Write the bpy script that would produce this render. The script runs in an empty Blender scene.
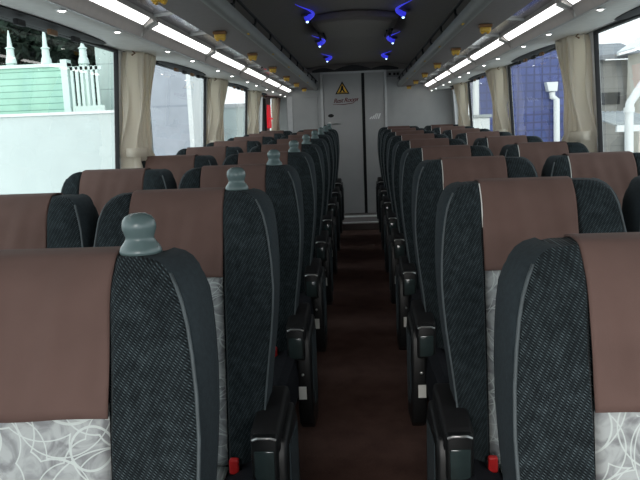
import bpy, bmesh, math, random
from mathutils import Vector, Matrix
random.seed(4)
S = bpy.context.scene
COL = S.collection
PI = math.pi

# ------------------------------------------------------------------ camera
F = 700.0
EYE = Vector((0.01, 0.0, 1.358))
VPX, VPY, ROLL = 359.5, 125.0, math.radians(1.6)
def cam_axes():
    v = Vector(((VPX-320)/F, (240-VPY)/F, -1)).normalized()
    u = Vector((-math.sin(ROLL), math.cos(ROLL), 0))
    zw = (u - v*u.dot(v)).normalized()
    xw = v.cross(zw)
    return Matrix((xw, v, zw))          # rows: world axes seen in camera space == camera->world rotation
RCAM = cam_axes()
cd = bpy.data.cameras.new('camera')
cam = bpy.data.objects.new('camera', cd); COL.objects.link(cam)
cd.sensor_width = 36; cd.lens = F/640*36; cd.clip_start = .02; cd.clip_end = 500
cam.matrix_world = Matrix.Translation(EYE) @ RCAM.to_4x4()
S.camera = cam
def at(px, py, d):
    """point of the place seen at a pixel, at depth d along the bus"""
    r = RCAM @ Vector(((px-320)/F, (240-py)/F, -1))
    return EYE + r*(d/r.y)

# ------------------------------------------------------------------ materials
def new_mat(name):
    m = bpy.data.materials.new(name); m.use_nodes = True
    nt = m.node_tree
    return m, nt, nt.nodes['Principled BSDF']
def N(nt, t, **kw):
    n = nt.nodes.new(t)
    for k, v in kw.items():
        if k in n.inputs: n.inputs[k].default_value = v
        else: setattr(n, k, v)
    return n
def plain(name, col, rough=.6, spec=.4, metal=0., var=.12, scale=30., bump=0., bscale=200., emit=None, es=0., sheen=0.):
    m, nt, b = new_mat(name); L = nt.links.new
    b.inputs['Roughness'].default_value = rough
    b.inputs['Specular IOR Level'].default_value = spec
    b.inputs['Metallic'].default_value = metal
    if sheen: b.inputs['Sheen Weight'].default_value = sheen
    tc = N(nt, 'ShaderNodeTexCoord')
    no = N(nt, 'ShaderNodeTexNoise', Scale=scale, Detail=4.)
    L(tc.outputs['Object'], no.inputs['Vector'])
    r = N(nt, 'ShaderNodeValToRGB')
    r.color_ramp.elements[0].position = .3; r.color_ramp.elements[1].position = .7
    r.color_ramp.elements[0].color = [c*(1-var) for c in col]+[1]
    r.color_ramp.elements[1].color = [min(1, c*(1+var)) for c in col]+[1]
    L(no.outputs['Fac'], r.inputs['Fac']); L(r.outputs['Color'], b.inputs['Base Color'])
    if bump:
        n2 = N(nt, 'ShaderNodeTexNoise', Scale=bscale, Detail=3.)
        L(tc.outputs['Object'], n2.inputs['Vector'])
        bp = N(nt, 'ShaderNodeBump', Strength=bump, Distance=.003)
        L(n2.outputs['Fac'], bp.inputs['Height']); L(bp.outputs['Normal'], b.inputs['Normal'])
    if emit:
        b.inputs['Emission Color'].default_value = list(emit)+[1]
        b.inputs['Emission Strength'].default_value = es
    return m
def math_n(nt, op, a, b=None):
    n = nt.nodes.new('ShaderNodeMath'); n.operation = op
    for i, v in enumerate((a, b)):
        if v is None: continue
        if isinstance(v, (int, float)): n.inputs[i].default_value = v
        else: nt.links.new(v, n.inputs[i])
    return n.outputs[0]

def weave_mat():
    m, nt, b = new_mat('woven_charcoal_fabric'); L = nt.links.new
    tc = N(nt, 'ShaderNodeTexCoord'); sp = N(nt, 'ShaderNodeSeparateXYZ'); L(tc.outputs['Object'], sp.inputs[0])
    k = 2*PI/.0040
    a = math_n(nt, 'MULTIPLY', math_n(nt, 'ADD', math_n(nt, 'MULTIPLY', sp.outputs['X'], .75), math_n(nt, 'MULTIPLY', sp.outputs['Z'], .9)), k)
    c = math_n(nt, 'MULTIPLY', math_n(nt, 'SUBTRACT', sp.outputs['X'], math_n(nt, 'MULTIPLY', sp.outputs['Z'], .5)), k*.45)
    w = math_n(nt, 'MULTIPLY', math_n(nt, 'SINE', a), math_n(nt, 'ADD', math_n(nt, 'MULTIPLY', math_n(nt, 'SINE', c), .45), .6))
    no = N(nt, 'ShaderNodeTexNoise', Scale=60., Detail=5.); L(tc.outputs['Object'], no.inputs['Vector'])
    s = math_n(nt, 'ADD', math_n(nt, 'MULTIPLY', w, .38), math_n(nt, 'ADD', math_n(nt, 'MULTIPLY', no.outputs['Fac'], .55), .225))
    r = N(nt, 'ShaderNodeValToRGB'); e = r.color_ramp.elements
    e[0].position = .3; e[0].color = (.005, .0065, .0075, 1)
    e[1].position = 1.0; e[1].color = (.095, .125, .135, 1)
    q = e.new(.62); q.color = (.020, .027, .030, 1)
    L(s, r.inputs['Fac']); L(r.outputs['Color'], b.inputs['Base Color'])
    b.inputs['Roughness'].default_value = .9; b.inputs['Specular IOR Level'].default_value = .12
    b.inputs['Sheen Weight'].default_value = .03
    bp = N(nt, 'ShaderNodeBump', Strength=.35, Distance=.002); L(s, bp.inputs['Height']); L(bp.outputs['Normal'], b.inputs['Normal'])
    return m
def swirl_mat():
    m, nt, b = new_mat('pale_swirl_fabric'); L = nt.links.new
    tc = N(nt, 'ShaderNodeTexCoord')
    mp = N(nt, 'ShaderNodeMapping'); mp.inputs['Scale'].default_value = (1, .01, 1); L(tc.outputs['Object'], mp.inputs[0])
    arcs = None
    for i, (sc, r0, wd) in enumerate(((5, .6, .0042), (7, .62, .006), (9, .58, .008), (6, .5, .005), (11, .62, .010), (8, .66, .007), (4, .55, .004), (13, .66, .011))):
        m2 = N(nt, 'ShaderNodeMapping'); m2.inputs['Location'].default_value = (i*3.1, 0, i*1.7); L(mp.outputs[0], m2.inputs[0])
        vo = N(nt, 'ShaderNodeTexVoronoi', Scale=float(sc)); L(m2.outputs[0], vo.inputs['Vector'])
        dd = math_n(nt, 'ABSOLUTE', math_n(nt, 'SUBTRACT', vo.outputs['Distance'], r0))
        ln = math_n(nt, 'LESS_THAN', dd, wd)
        arcs = ln if arcs is None else math_n(nt, 'MAXIMUM', arcs, ln)
    no = N(nt, 'ShaderNodeTexNoise', Scale=26., Detail=5., Distortion=1.2); L(mp.outputs[0], no.inputs['Vector'])
    r = N(nt, 'ShaderNodeValToRGB'); e = r.color_ramp.elements
    e[0].position = .38; e[0].color = (.22, .225, .23, 1)
    e[1].position = .58; e[1].color = (.42, .44, .435, 1)
    L(no.outputs['Fac'], r.inputs['Fac'])
    mx = N(nt, 'ShaderNodeMix', data_type='RGBA'); L(math_n(nt, 'MULTIPLY', arcs, .8), mx.inputs[0]); L(r.outputs['Color'], mx.inputs[6])
    mx.inputs[7].default_value = (.60, .65, .62, 1)
    L(mx.outputs[2], b.inputs['Base Color']); b.inputs['Roughness'].default_value = .8
    return m
def stripes_mat(name, c1, c2, axis, period, duty=.1, rough=.7, spec=.3, var=.1):
    """repeating boards or tiles with thin joints; axis is a string of the axes that carry joints"""
    m, nt, b = new_mat(name); L = nt.links.new
    tc = N(nt, 'ShaderNodeTexCoord'); sp = N(nt, 'ShaderNodeSeparateXYZ'); L(tc.outputs['Object'], sp.inputs[0])
    j = None
    for ax in axis:
        f = math_n(nt, 'FRACT', math_n(nt, 'DIVIDE', sp.outputs[ax], period))
        l = math_n(nt, 'LESS_THAN', f, duty)
        j = l if j is None else math_n(nt, 'MAXIMUM', j, l)
    no = N(nt, 'ShaderNodeTexNoise', Scale=2.5, Detail=4.); L(tc.outputs['Object'], no.inputs['Vector'])
    r = N(nt, 'ShaderNodeValToRGB'); e = r.color_ramp.elements
    e[0].position = .3; e[0].color = [c*(1-var) for c in c1]+[1]; e[1].position = .7; e[1].color = [min(1, c*(1+var)) for c in c1]+[1]
    L(no.outputs['Fac'], r.inputs['Fac'])
    mx = N(nt, 'ShaderNodeMix', data_type='RGBA'); L(j, mx.inputs[0]); L(r.outputs['Color'], mx.inputs[6]); mx.inputs[7].default_value = list(c2)+[1]
    L(mx.outputs[2], b.inputs['Base Color'])
    b.inputs['Roughness'].default_value = rough; b.inputs['Specular IOR Level'].default_value = spec
    return m
def glass_mat():
    m, nt, b = new_mat('window_glass'); L = nt.links.new
    nt.nodes.remove(b)
    out = nt.nodes['Material Output']
    tr = N(nt, 'ShaderNodeBsdfTransparent'); tr.inputs[0].default_value = (.60, .63, .62, 1)
    gl = N(nt, 'ShaderNodeBsdfGlossy', Roughness=.0); gl.inputs[0].default_value = (1, 1, 1, 1)
    lw = N(nt, 'ShaderNodeLayerWeight', Blend=.5)
    f = math_n(nt, 'POWER', lw.outputs['Facing'], 4.2)
    f = math_n(nt, 'ADD', math_n(nt, 'MULTIPLY', f, .58), .04)
    mx = N(nt, 'ShaderNodeMixShader'); L(f, mx.inputs[0]); L(tr.outputs[0], mx.inputs[1]); L(gl.outputs[0], mx.inputs[2])
    L(mx.outputs[0], out.inputs[0])
    return m
def carpet_mat():
    m, nt, b = new_mat('brown_carpet'); L = nt.links.new
    tc = N(nt, 'ShaderNodeTexCoord')
    n1 = N(nt, 'ShaderNodeTexNoise', Scale=420., Detail=2.); n2 = N(nt, 'ShaderNodeTexNoise', Scale=7., Detail=5.)
    L(tc.outputs['Object'], n1.inputs['Vector']); L(tc.outputs['Object'], n2.inputs['Vector'])
    s = math_n(nt, 'ADD', math_n(nt, 'MULTIPLY', n1.outputs['Fac'], .6), math_n(nt, 'MULTIPLY', n2.outputs['Fac'], .4))
    r = N(nt, 'ShaderNodeValToRGB'); e = r.color_ramp.elements
    e[0].position = .35; e[0].color = (.060, .032, .026, 1); e[1].position = .65; e[1].color = (.14, .080, .066, 1)
    L(s, r.inputs['Fac']); L(r.outputs['Color'], b.inputs['Base Color'])
    b.inputs['Roughness'].default_value = .95; b.inputs['Specular IOR Level'].default_value = .1
    bp = N(nt, 'ShaderNodeBump', Strength=.5, Distance=.004); L(n1.outputs['Fac'], bp.inputs['Height']); L(bp.outputs['Normal'], b.inputs['Normal'])
    return m
def curtain_mat():
    m, nt, b = new_mat('cream_curtain_cloth'); L = nt.links.new
    b.inputs['Base Color'].default_value = (.92, .87, .78, 1); b.inputs['Roughness'].default_value = .8
    tc = N(nt, 'ShaderNodeTexCoord'); no = N(nt, 'ShaderNodeTexNoise', Scale=300., Detail=2.); L(tc.outputs['Object'], no.inputs['Vector'])
    bp = N(nt, 'ShaderNodeBump', Strength=.15, Distance=.002); L(no.outputs['Fac'], bp.inputs['Height']); L(bp.outputs['Normal'], b.inputs['Normal'])
    tl = N(nt, 'ShaderNodeBsdfTranslucent'); tl.inputs[0].default_value = (.94, .89, .80, 1)
    mx = N(nt, 'ShaderNodeMixShader'); mx.inputs[0].default_value = .56
    L(b.outputs[0], mx.inputs[1]); L(tl.outputs[0], mx.inputs[2]); L(mx.outputs[0], nt.nodes['Material Output'].inputs[0])
    return m

M = dict(
    weave=weave_mat(), swirl=swirl_mat(), glass=glass_mat(), carpet=carpet_mat(), curtain=curtain_mat(),
    side=plain('smooth_slate_fabric', (.026, .035, .040), .85, .15, var=.15, scale=120, bump=.2, bscale=700, sheen=.02),
    piping=plain('slate_piping', (.07, .085, .09), .6, .4),
    cover=plain('brown_cover_cloth', (.128, .078, .066), .85, .2, var=.07, scale=14, bump=.12, bscale=900, sheen=.02),
    cush=plain('navy_cushion_fabric', (.014, .0145, .018), .9, .12, var=.12, scale=90, bump=.2, bscale=700),
    black=plain('black_plastic', (.007, .0075, .008), .45, .35),
    gloss=plain('glossy_dark_teal_plastic', (.03, .045, .045), .16, .6),
    padtop=plain('black_vinyl', (.008, .0075, .008), .6, .25),
    knob=plain('slate_green_plastic', (.105, .15, .15), .27, .5, var=.05),
    red=plain('red_plastic', (.62, .02, .02), .4, .5),
    redsign=plain('lit_red_exit_plate', (.75, .03, .04), .5, .4, var=.05, emit=(.85,.03,.05), es=.45),
    white=plain('white_paint', (.78, .78, .76), .5, .4, var=.03),
    label=plain('white_sticker', (.7, .7, .66), .5, .4, var=.04),
    steel=plain('brushed_steel', (.55, .55, .54), .3, .5, metal=.9, var=.08),
    ceil=plain('grey_brown_ceiling_vinyl', (.27, .24, .225), .8, .2, var=.05, scale=60, bump=.15, bscale=500),
    hatch=plain('taupe_hatch_plastic', (.17, .145, .14), .55, .3, var=.04),
    valance=plain('dark_valance', (.045, .043, .045), .7, .3),
    rack=plain('mauve_grey_rack_vinyl', (.215, .190, .186), .65, .3, var=.06, scale=40),
    lip=plain('grey_rack_edge', (.27, .27, .262), .5, .35, var=.05),
    soffit=plain('grey_soffit_panel', (.74, .71, .675), .55, .35, var=.05),
    housing=plain('taupe_lamp_housing', (.54, .49, .465), .4, .45, var=.04),
    gap=plain('polished_dark_strip', (.30, .27, .30), .10, .5, metal=1., var=.03),
    wall=plain('grey_wall_panel', (.36, .36, .355), .55, .35, var=.04),
    bulk=plain('grey_bulkhead_laminate', (.37, .37, .365), .42, .4, var=.04, scale=8),
    bulkd=plain('dark_grey_laminate', (.22, .22, .225), .5, .4, var=.04),  # darker grey laminate of the switch plate
    door=plain('grey_door_laminate', (.37, .362, .355), .38, .45, var=.03, scale=8),
    frame=plain('pale_aluminium', (.5, .5, .5), .4, .5, metal=.3, var=.04),
    rubber=plain('black_rubber', (.012, .012, .013), .6, .3),
    pillar=plain('pale_grey_pillar', (.62, .62, .63), .55, .35, var=.04),
    amber=plain('amber_plastic', (.55, .33, .04), .4, .5, var=.2, scale=60),
    amberd=plain('brown_amber_rim', (.16, .07, .02), .4, .5),
    tube=plain('lit_fluorescent_diffuser', (.9, .9, .9), .5, .2, emit=(1, .985, .96), es=3.4),
    bead=plain('lit_reading_lens', (.9, .9, .9), .4, .3, emit=(1, .98, .93), es=7.),
    blue=plain('lit_blue_led', (.1, .1, .9), .4, .3, emit=(.045, .05, .9), es=.6),
    bluehot=plain('lit_blue_led_core', (.6, .7, 1), .4, .3, emit=(.40, .62, 1.), es=3.5),
    yellow=plain('yellow_sticker', (.75, .42, .04), .5, .4, var=.05),
    ink=plain('black_ink', (.012, .011, .01), .5, .3),
    wine=plain('wine_red_ink', (.14, .018, .02), .5, .3),
    # outside
    asphalt=plain('bounce_pale_yard', (.56, .57, .56), .9, .2, var=.08, scale=1.5),  # asphalt made paler to bounce daylight up under the soffit
    whitewall=plain('white_rendered_wall', (.60, .66, .645), .8, .2, var=.03, scale=2),
    mint=stripes_mat('mint_weatherboard', (.40, .66, .53), (.18, .36, .29), 'Z', .115, .14),
    shed=stripes_mat('pale_shed_boards', (.58, .68, .64), (.40, .48, .46), 'Z', .5, .04),
    mintp=plain('pale_mint_paint', (.72, .84, .78), .6, .3, var=.03),
    conifer=plain('dark_conifer', (.022, .036, .026), .9, .2, var=.6, scale=3.),
    lilac=stripes_mat('lilac_grey_cladding', (.40, .42, .47), (.30, .32, .37), 'Z', 1.0, .03),
    blueb=stripes_mat('blue_tiled_wall', (.058, .080, .235), (.036, .046, .135), 'XZ', .14, .2, .35, .5, .18),
    greyb=stripes_mat('grey_siding', (.27, .27, .26), (.20, .20, .195), 'Z', .3, .06),
    slate=stripes_mat('grey_slate_roof', (.24, .25, .27), (.17, .18, .20), 'Z', .12, .15),
    cream=plain('cream_render', (.62, .58, .50), .8, .2, var=.04, scale=3),
    whitep=plain('white_pipe_paint', (.80, .81, .80), .5, .4, var=.02),
    carport=plain('pale_corrugated_roof', (.36, .38, .38), .5, .4, var=.06),
    car=plain('dark_car_paint', (.07, .075, .08), .25, .6),
    carglass=plain('car_window', (.03, .035, .04), .1, .7),
)

# ------------------------------------------------------------------ mesh builder
class MB:
    def __init__(s): s.v = []; s.f = []; s.mi = []
    def add(s, vs, fs, mi=0):
        o = len(s.v); s.v += [tuple(p) for p in vs]
        for f in fs: s.f.append([i+o for i in f]); s.mi.append(mi)
        return s
    def box(s, lo, hi, mi=0):
        (a, b, c), (d, e, f) = lo, hi
        vs = [(a,b,c),(d,b,c),(d,e,c),(a,e,c),(a,b,f),(d,b,f),(d,e,f),(a,e,f)]
        return s.add(vs, [(3,2,1,0),(4,5,6,7),(0,1,5,4),(1,2,6,5),(2,3,7,6),(3,0,4,7)], mi)
    def tube(s, pts, r, n=8, mi=0, caps=True):
        pts = [Vector(p) for p in pts]; rs = r if isinstance(r, (list, tuple)) else [r]*len(pts)
        vs = []; up = None
        for i, p in enumerate(pts):
            t = (pts[min(i+1, len(pts)-1)]-pts[max(i-1, 0)]).normalized()
            if up is None: up = Vector((0,0,1)) if abs(t.z) < .9 else Vector((1,0,0))
            a = t.cross(up).normalized(); b = a.cross(t).normalized(); up = b
            for k in range(n):
                th = 2*PI*k/n; vs.append(p+(a*math.cos(th)+b*math.sin(th))*rs[i])
        fs = []
        for i in range(len(pts)-1):
            for k in range(n):
                fs.append((i*n+k, i*n+(k+1)%n, (i+1)*n+(k+1)%n, (i+1)*n+k))
        if caps: fs += [tuple(range(n))[::-1], tuple(range((len(pts)-1)*n, len(pts)*n))]
        return s.add(vs, fs, mi)
    def lathe(s, prof, n=24, mi=0, c=(0,0,0)):
        vs = []; 
        for r, z in prof:
            for k in range(n):
                th = 2*PI*k/n; vs.append((c[0]+r*math.cos(th), c[1]+r*math.sin(th), c[2]+z))
        fs = [(i*n+k, i*n+(k+1)%n, (i+1)*n+(k+1)%n, (i+1)*n+k) for i in range(len(prof)-1) for k in range(n)]
        fs += [tuple(range(n))[::-1], tuple(range((len(prof)-1)*n, len(prof)*n))]
        return s.add(vs, fs, mi)
    def loops(s, rings, mis=None, caps=True):
        """closed rings of equal length joined in order; mis gives a material per segment"""
        n = len(rings[0]); o = len(s.v)
        for r in rings: s.v += [tuple(p) for p in r]
        for i in range(len(rings)-1):
            for k in range(n):
                s.f.append([o+i*n+k, o+i*n+(k+1)%n, o+(i+1)*n+(k+1)%n, o+(i+1)*n+k]); s.mi.append(mis[k] if mis else 0)
        if caps:
            s.f.append([o+k for k in range(n)][::-1]); s.mi.append(mis[0] if mis else 0)
            s.f.append([o+(len(rings)-1)*n+k for k in range(n)]); s.mi.append(mis[0] if mis else 0)
        return s
    def prism(s, poly, ax, a, b, mi=0):
        """poly in the two other axes, extruded along ax from a to b"""
        def P(p, t):
            q = list(p); q.insert({'x':0,'y':1,'z':2}[ax], t); return tuple(q)
        n = len(poly)
        vs = [P(p, a) for p in poly]+[P(p, b) for p in poly]
        fs = [tuple(range(n)), tuple(range(n, 2*n))[::-1]]+[(i, i+n, (i+1)%n+n, (i+1)%n) for i in range(n)]
        return s.add(vs, fs, mi)
    def grid(s, fn, nu, nv, mi=0):
        vs = [fn(i/nu, j/nv) for i in range(nu+1) for j in range(nv+1)]
        fs = [(i*(nv+1)+j, (i+1)*(nv+1)+j, (i+1)*(nv+1)+j+1, i*(nv+1)+j+1) for i in range(nu) for j in range(nv)]
        return s.add(vs, fs, mi)
    def build(s, name, mats, parent=None, smooth=False, bevel=0., solid=0., flip=False, seg=2, keep=False):
        me = bpy.data.meshes.new(name)
        me.from_pydata(s.v, [], s.f)
        for m in (mats if isinstance(mats, (list, tuple)) else [mats]): me.materials.append(m)
        me.polygons.foreach_set('material_index', s.mi)
        bm = bmesh.new(); bm.from_mesh(me)
        bmesh.ops.remove_doubles(bm, verts=bm.verts, dist=1e-5)
        if not keep: bmesh.ops.recalc_face_normals(bm, faces=bm.faces)
        if flip: bmesh.ops.reverse_faces(bm, faces=bm.faces)
        if bevel:
            ed = [e for e in bm.edges if len(e.link_faces) == 2 and e.calc_face_angle(0) > .5]
            bmesh.ops.bevel(bm, geom=ed, offset=bevel, segments=seg, profile=.5, affect='EDGES', clamp_overlap=True)
        bm.to_mesh(me); bm.free()
        if smooth:
            me.polygons.foreach_set('use_smooth', [True]*len(me.polygons))
            if smooth != 'all': me.set_sharp_from_angle(angle=math.radians(42))
        o = bpy.data.objects.new(name, me); COL.objects.link(o)
        if parent: o.parent = parent
        if solid:
            md = o.modifiers.new('thickness', 'SOLIDIFY'); md.thickness = solid; md.offset = 0
        return o
def empty(name, loc=(0,0,0), rz=0):
    o = bpy.data.objects.new(name, None); o.location = loc; o.rotation_euler = (0,0,rz); o.empty_display_size = .1
    COL.objects.link(o); return o
def tag(o, label, cat, group=None, kind=None):
    o['label'] = label; o['category'] = cat
    if group: o['group'] = group
    if kind: o['kind'] = kind
    return o
def struct(o): o['kind'] = 'structure'; return o
def copy_tree(o, parent=None):
    c = o.copy(); COL.objects.link(c); c.parent = parent
    for ch in list(o.children): copy_tree(ch, c)
    return c
ORD = ['first','second','third','fourth','fifth','sixth','seventh','eighth','ninth','tenth','eleventh','twelfth','thirteenth']
SIDE = {-1: 'mint fence side', 1: 'blue wall side'}

# ------------------------------------------------------------------ dimensions of the coach
SL = 15/700.                       # the floor climbs gently towards the rear
REAR = 8.8
POSTS = [1.42, 3.37, 5.32, 7.27]
Z0 = EYE.z
ZC = Z0+.735                       # ceiling
def wx(z): return 1.185-(z-.95)*.07    # half width of the side wall at height z (it leans in)
ZS, ZT = .93, Z0+.395              # window sill and head
Y0 = -1.6                          # front end of what is built
def fl(y): return SL*y

# ------------------------------------------------------------------ setting
b = MB(); b.add([(-1.2,Y0,fl(Y0)),(1.2,Y0,fl(Y0)),(1.2,10.2,fl(10.2)),(-1.2,10.2,fl(10.2)),
                 (-1.2,Y0,fl(Y0)-.06),(1.2,Y0,fl(Y0)-.06),(1.2,10.2,fl(10.2)-.06),(-1.2,10.2,fl(10.2)-.06)],
                [(0,1,2,3),(7,6,5,4),(0,4,5,1),(1,5,6,2),(2,6,7,3),(3,7,4,0)])
struct(b.build('floor', M['carpet']))
# step in front of the rear door, with a steel nosing whitened for the light it reflects
b = MB(); b.box((-.42,7.95,.17),(.36,8.84,.255)); st = struct(b.build('trim_1', M['hatch'], bevel=.006))
b = MB(); b.box((-.42,8.44,.2555),(.36,8.56,.262)); b.box((-.42,7.94,.245),(.36,7.985,.262)); b.build('step_nosing', M['white'], st, bevel=.002)

# ceiling: shallow vault with side coves
prof = []
for i in range(17):
    x = -.62+1.24*i/16
    prof.append((x, ZC+.015-.05*(abs(x)/.62)**3))
b = MB()
ring = prof+[(.75, ZC-.05), (1.16, ZC-.1), (1.16, ZC+.12), (-1.16, ZC+.12), (-1.16, ZC-.1), (-.75, ZC-.05)]
b.prism(ring, 'y', Y0, 10.2)
struct(b.build('ceiling', M['ceil'], smooth=True))

def side_wall(s):
    nm = 'left' if s < 0 else 'right'
    b = MB()
    def quad(y0, y1, z0, z1, th=.05):
        b.add([(s*wx(z0),y0,z0),(s*wx(z0),y1,z0),(s*wx(z1),y1,z1),(s*wx(z1),y0,z1),
               (s*(wx(z0)+th),y0,z0),(s*(wx(z0)+th),y1,z0),(s*(wx(z1)+th),y1,z1),(s*(wx(z1)+th),y0,z1)],
              [(0,1,2,3),(7,6,5,4),(0,4,5,1),(1,5,6,2),(2,6,7,3),(3,7,4,0)])
    quad(Y0, 10.2, -.1, ZS)
    quad(Y0, 10.2, ZT, ZC+.1)
    end = 8.45 if s < 0 else 8.6
    if s < 0: quad(end, 9.2, ZS, ZT); quad(9.74, 10.2, ZS, ZT)
    else: quad(end, 10.2, ZS, ZT)
    w = struct(b.build('wall_'+nm, M['wall']))
    # pillars between the panes
    ys = [-.53]+[y+(.12 if s > 0 else 0) for y in POSTS]+[end]
    PS = [y+(.12 if s > 0 else 0) for y in POSTS]
    for k, y in enumerate(PS):
        b = MB()
        quad(y, y+.085, ZS, ZT, .02)
        for (a, c) in ((y-.006, y+.004),):
            b.add([(s*(wx(ZS)-.004),a,ZS),(s*(wx(ZS)-.004),c,ZS),(s*(wx(ZT)-.004),c,ZT),(s*(wx(ZT)-.004),a,ZT),
                   (s*(wx(ZS)+.016),a,ZS),(s*(wx(ZS)+.016),c,ZS),(s*(wx(ZT)+.016),c,ZT),(s*(wx(ZT)+.016),a,ZT)],
                  [(0,1,2,3),(7,6,5,4),(0,4,5,1),(1,5,6,2),(2,6,7,3),(3,7,4,0)], 1)
        b.build('pillar', [M['pillar'], M['rubber']], w)
    return w, ys
wn = 0
for s in (-1, 1):
    w, ys = side_wall(s)
    for k in range(len(ys)-1):
        y0 = ys[k]+(.085 if k else 0); y1 = ys[k+1]-.012
        wn += 1
        b = MB(); X = lambda z: s*(wx(z)+.014)
        b.add([(X(ZS),y0,ZS),(X(ZS),y1,ZS),(X(ZT),y1,ZT),(X(ZT),y0,ZT)], [(0,1,2,3)])
        g = struct(b.build('window_%d' % wn, M['glass']))
        b = MB()
        for z, dz in ((ZS, .014), (ZT-.012, .012)):
            b.box((s*(wx(z)+.004)-.012, y0, z), (s*(wx(z)+.004)+.012, y1, z+dz))
        b.build('window_frame', M['rubber'], g)
b = MB(); X = lambda z: -(wx(z)+.014)
b.add([(X(ZS),9.2,ZS),(X(ZS),9.74,ZS),(X(ZT),9.74,ZT),(X(ZT),9.2,ZT)], [(0,1,2,3)]); struct(b.build('window_9', M['glass']))
# front bulkhead under the windscreen
b = MB(); b.box((-1.2,Y0-.06,-.1),(1.2,Y0,.85)); struct(b.build('wall_front', M['wall']))

# rear bulkhead, recess on the exit side
b = MB()
b.box((-.875,REAR,.05),(-.455,10.2,ZC+.05))
b.box((.345,REAR,.05),(1.2,REAR+.08,ZC+.05))
b.box((-.46,REAR+.07,.05),(.35,REAR+.12,ZC))
rw = struct(b.build('wall_rear', M['bulk']))
b = MB(); b.box((-.875,REAR-.006,Z0+.655),(1.15,REAR+.08,ZC+.05)); b.build('header_panel', M['ceil'], rw)
b = MB(); b.box((-1.2,9.83,.05),(-.87,9.9,ZC+.05)); b.build('recess_panel', M['bulk'], rw)
b = MB(); b.box((-.879,REAR-.012,.2),(-.815,REAR+.001,Z0+.38)); b.build('corner_post', M['frame'], rw, bevel=.004)
b = MB(); b.box((-.80,REAR-.004,.2),(-.50,REAR+.001,Z0+.36)); b.build('inset_panel', M['bulk'], rw, bevel=.002)
# scalloped dark valance over the door
pts = [(-.55, Z0+.652)]
for (xa, xb, h) in ((-.55,-.28,.03),(-.28,.17,.05),(.17,.5,.03)):
    for i in range(9):
        t = i/8; pts.append((xa+(xb-xa)*t, Z0+.672+h*math.sin(PI*t)))
pts.append((.5, Z0+.652))
b = MB(); b.prism(pts, 'y', REAR-.05, REAR-.007); struct(b.build('trim_2', M['valance']))
# side cheek beside the door (dark) and switch plate
t = empty('switch_plate', (.44,REAR,Z0+.60))
tag(t, 'small dark switch plate high on the rear wall beside the grey door', 'switch')
b = MB(); b.box((-.085,-.012,-.035),(.085,0,.035)); b.build('plate', M['bulkd'], t, bevel=.004)
for x in (-.045, .012, .052):
    b = MB(); b.box((x-.015,-.02,-.015),(x+.015,-.012,.015)); b.build('button', M['ink'], t, bevel=.003)

# the door
dz0, dz1 = .26, Z0+.628
b = MB(); b.box((-.425,REAR-.015,dz0),(.045,REAR+.02,dz1)); door = struct(b.build('door_1', M['door'], bevel=.003))
b = MB()
b.box((-.455,REAR-.03,dz0),(-.428,REAR+.03,dz1+.022)); b.box((.325,REAR-.03,dz0),(.352,REAR+.03,dz1+.022)); b.box((-.455,REAR-.03,dz1),(.352,REAR+.03,dz1+.022))
b.build('door_frame', M['frame'], door, bevel=.003)
b = MB(); b.box((.048,REAR-.004,dz0),(.083,REAR+.02,dz1)); b.build('door_seal', M['rubber'], door)
b = MB(); b.box((.085,REAR-.015,dz0),(.322,REAR+.02,dz1)); b.build('fixed_panel', M['door'], door, bevel=.003)
h = empty('door_handle', (0,0,0)); h.parent = door
hx, hz = at(331.5, 124, REAR).x, at(331.5, 124, REAR).z
b = MB(); b.tube([(hx-.02,REAR-.015,hz),(hx-.02,REAR-.06,hz),(hx+.02,REAR-.07,hz),(hx+.11,REAR-.068,hz-.004)], [.012,.012,.011,.009], 10)
b.lathe([(.001,0),(.026,0),(.026,.008),(.001,.008)], 16, 0, (0,0,0)); 
b.v[-64:] = [(hx-.02+p[0], REAR-.015-p[2], hz+p[1]) for p in b.v[-64:]]
b.build('lever', M['steel'], h, smooth=True)
c = at(331, 115.8, REAR)
b = MB(); b.lathe([(.001,0),(.036,0),(.036,.006),(.001,.006)], 20); b.v = [(c.x+p[0], REAR-.015-p[2], c.z+p[1]*.6) for p in b.v]
b.build('lock_indicator', M['ink'], door)
# stickers on the door
c = at(342.3, 88.5, REAR); t = empty('warning_sticker', (c.x, REAR-.0155, c.z))
tag(t, 'yellow and black warning triangle sticker on the grey door', 'sticker')
b = MB(); b.prism([(-.088,-.068),(.088,-.068),(0,.085)], 'y', -.002, 0); b.build('border', M['ink'], t)
b = MB(); b.prism([(-.066,-.056),(.066,-.056),(0,.06)], 'y', -.003, -.002); b.build('triangle', M['yellow'], t)
b = MB(); b.prism([(-.012,.03),(.012,.03),(.014,-.005),(.034,-.045),(.014,-.045),(0,-.018),(-.016,-.045),(-.036,-.045),(-.018,-.008)], 'y', -.004, -.003)
b.box((-.05,-.004,-.052),(.05,-.003,-.046)); b.build('pictogram', M['ink'], t)
c = at(333.4, 103.2, REAR)
t = empty('door_lettering', (c.x, REAR-.0155, c.z)); tag(t, 'wine red cursive lettering with underline flourish on the grey door', 'lettering')
fc = bpy.data.curves.new('lettering', 'FONT'); fc.body = 'Rest Room'; fc.size = .075; fc.shear = .35; fc.extrude = .001; fc.space_character = .86; fc.offset = .0005
fo = bpy.data.objects.new('wording_curve', fc); COL.objects.link(fo); fo.parent = t; fo.rotation_euler = (PI/2, 0, 0); fo.location = (0, -.001, 0)
fo.rotation_euler = (PI/2, -math.radians(2.5), 0)
fc.materials.append(M['wine'])
dg = bpy.context.evaluated_depsgraph_get()
me = bpy.data.meshes.new_from_object(fo.evaluated_get(dg)); wo = bpy.data.objects.new('wording', me); COL.objects.link(wo)
wo.parent = t; wo.rotation_euler = fo.rotation_euler; wo.location = fo.location
if not me.materials: me.materials.append(M['wine'])
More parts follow.
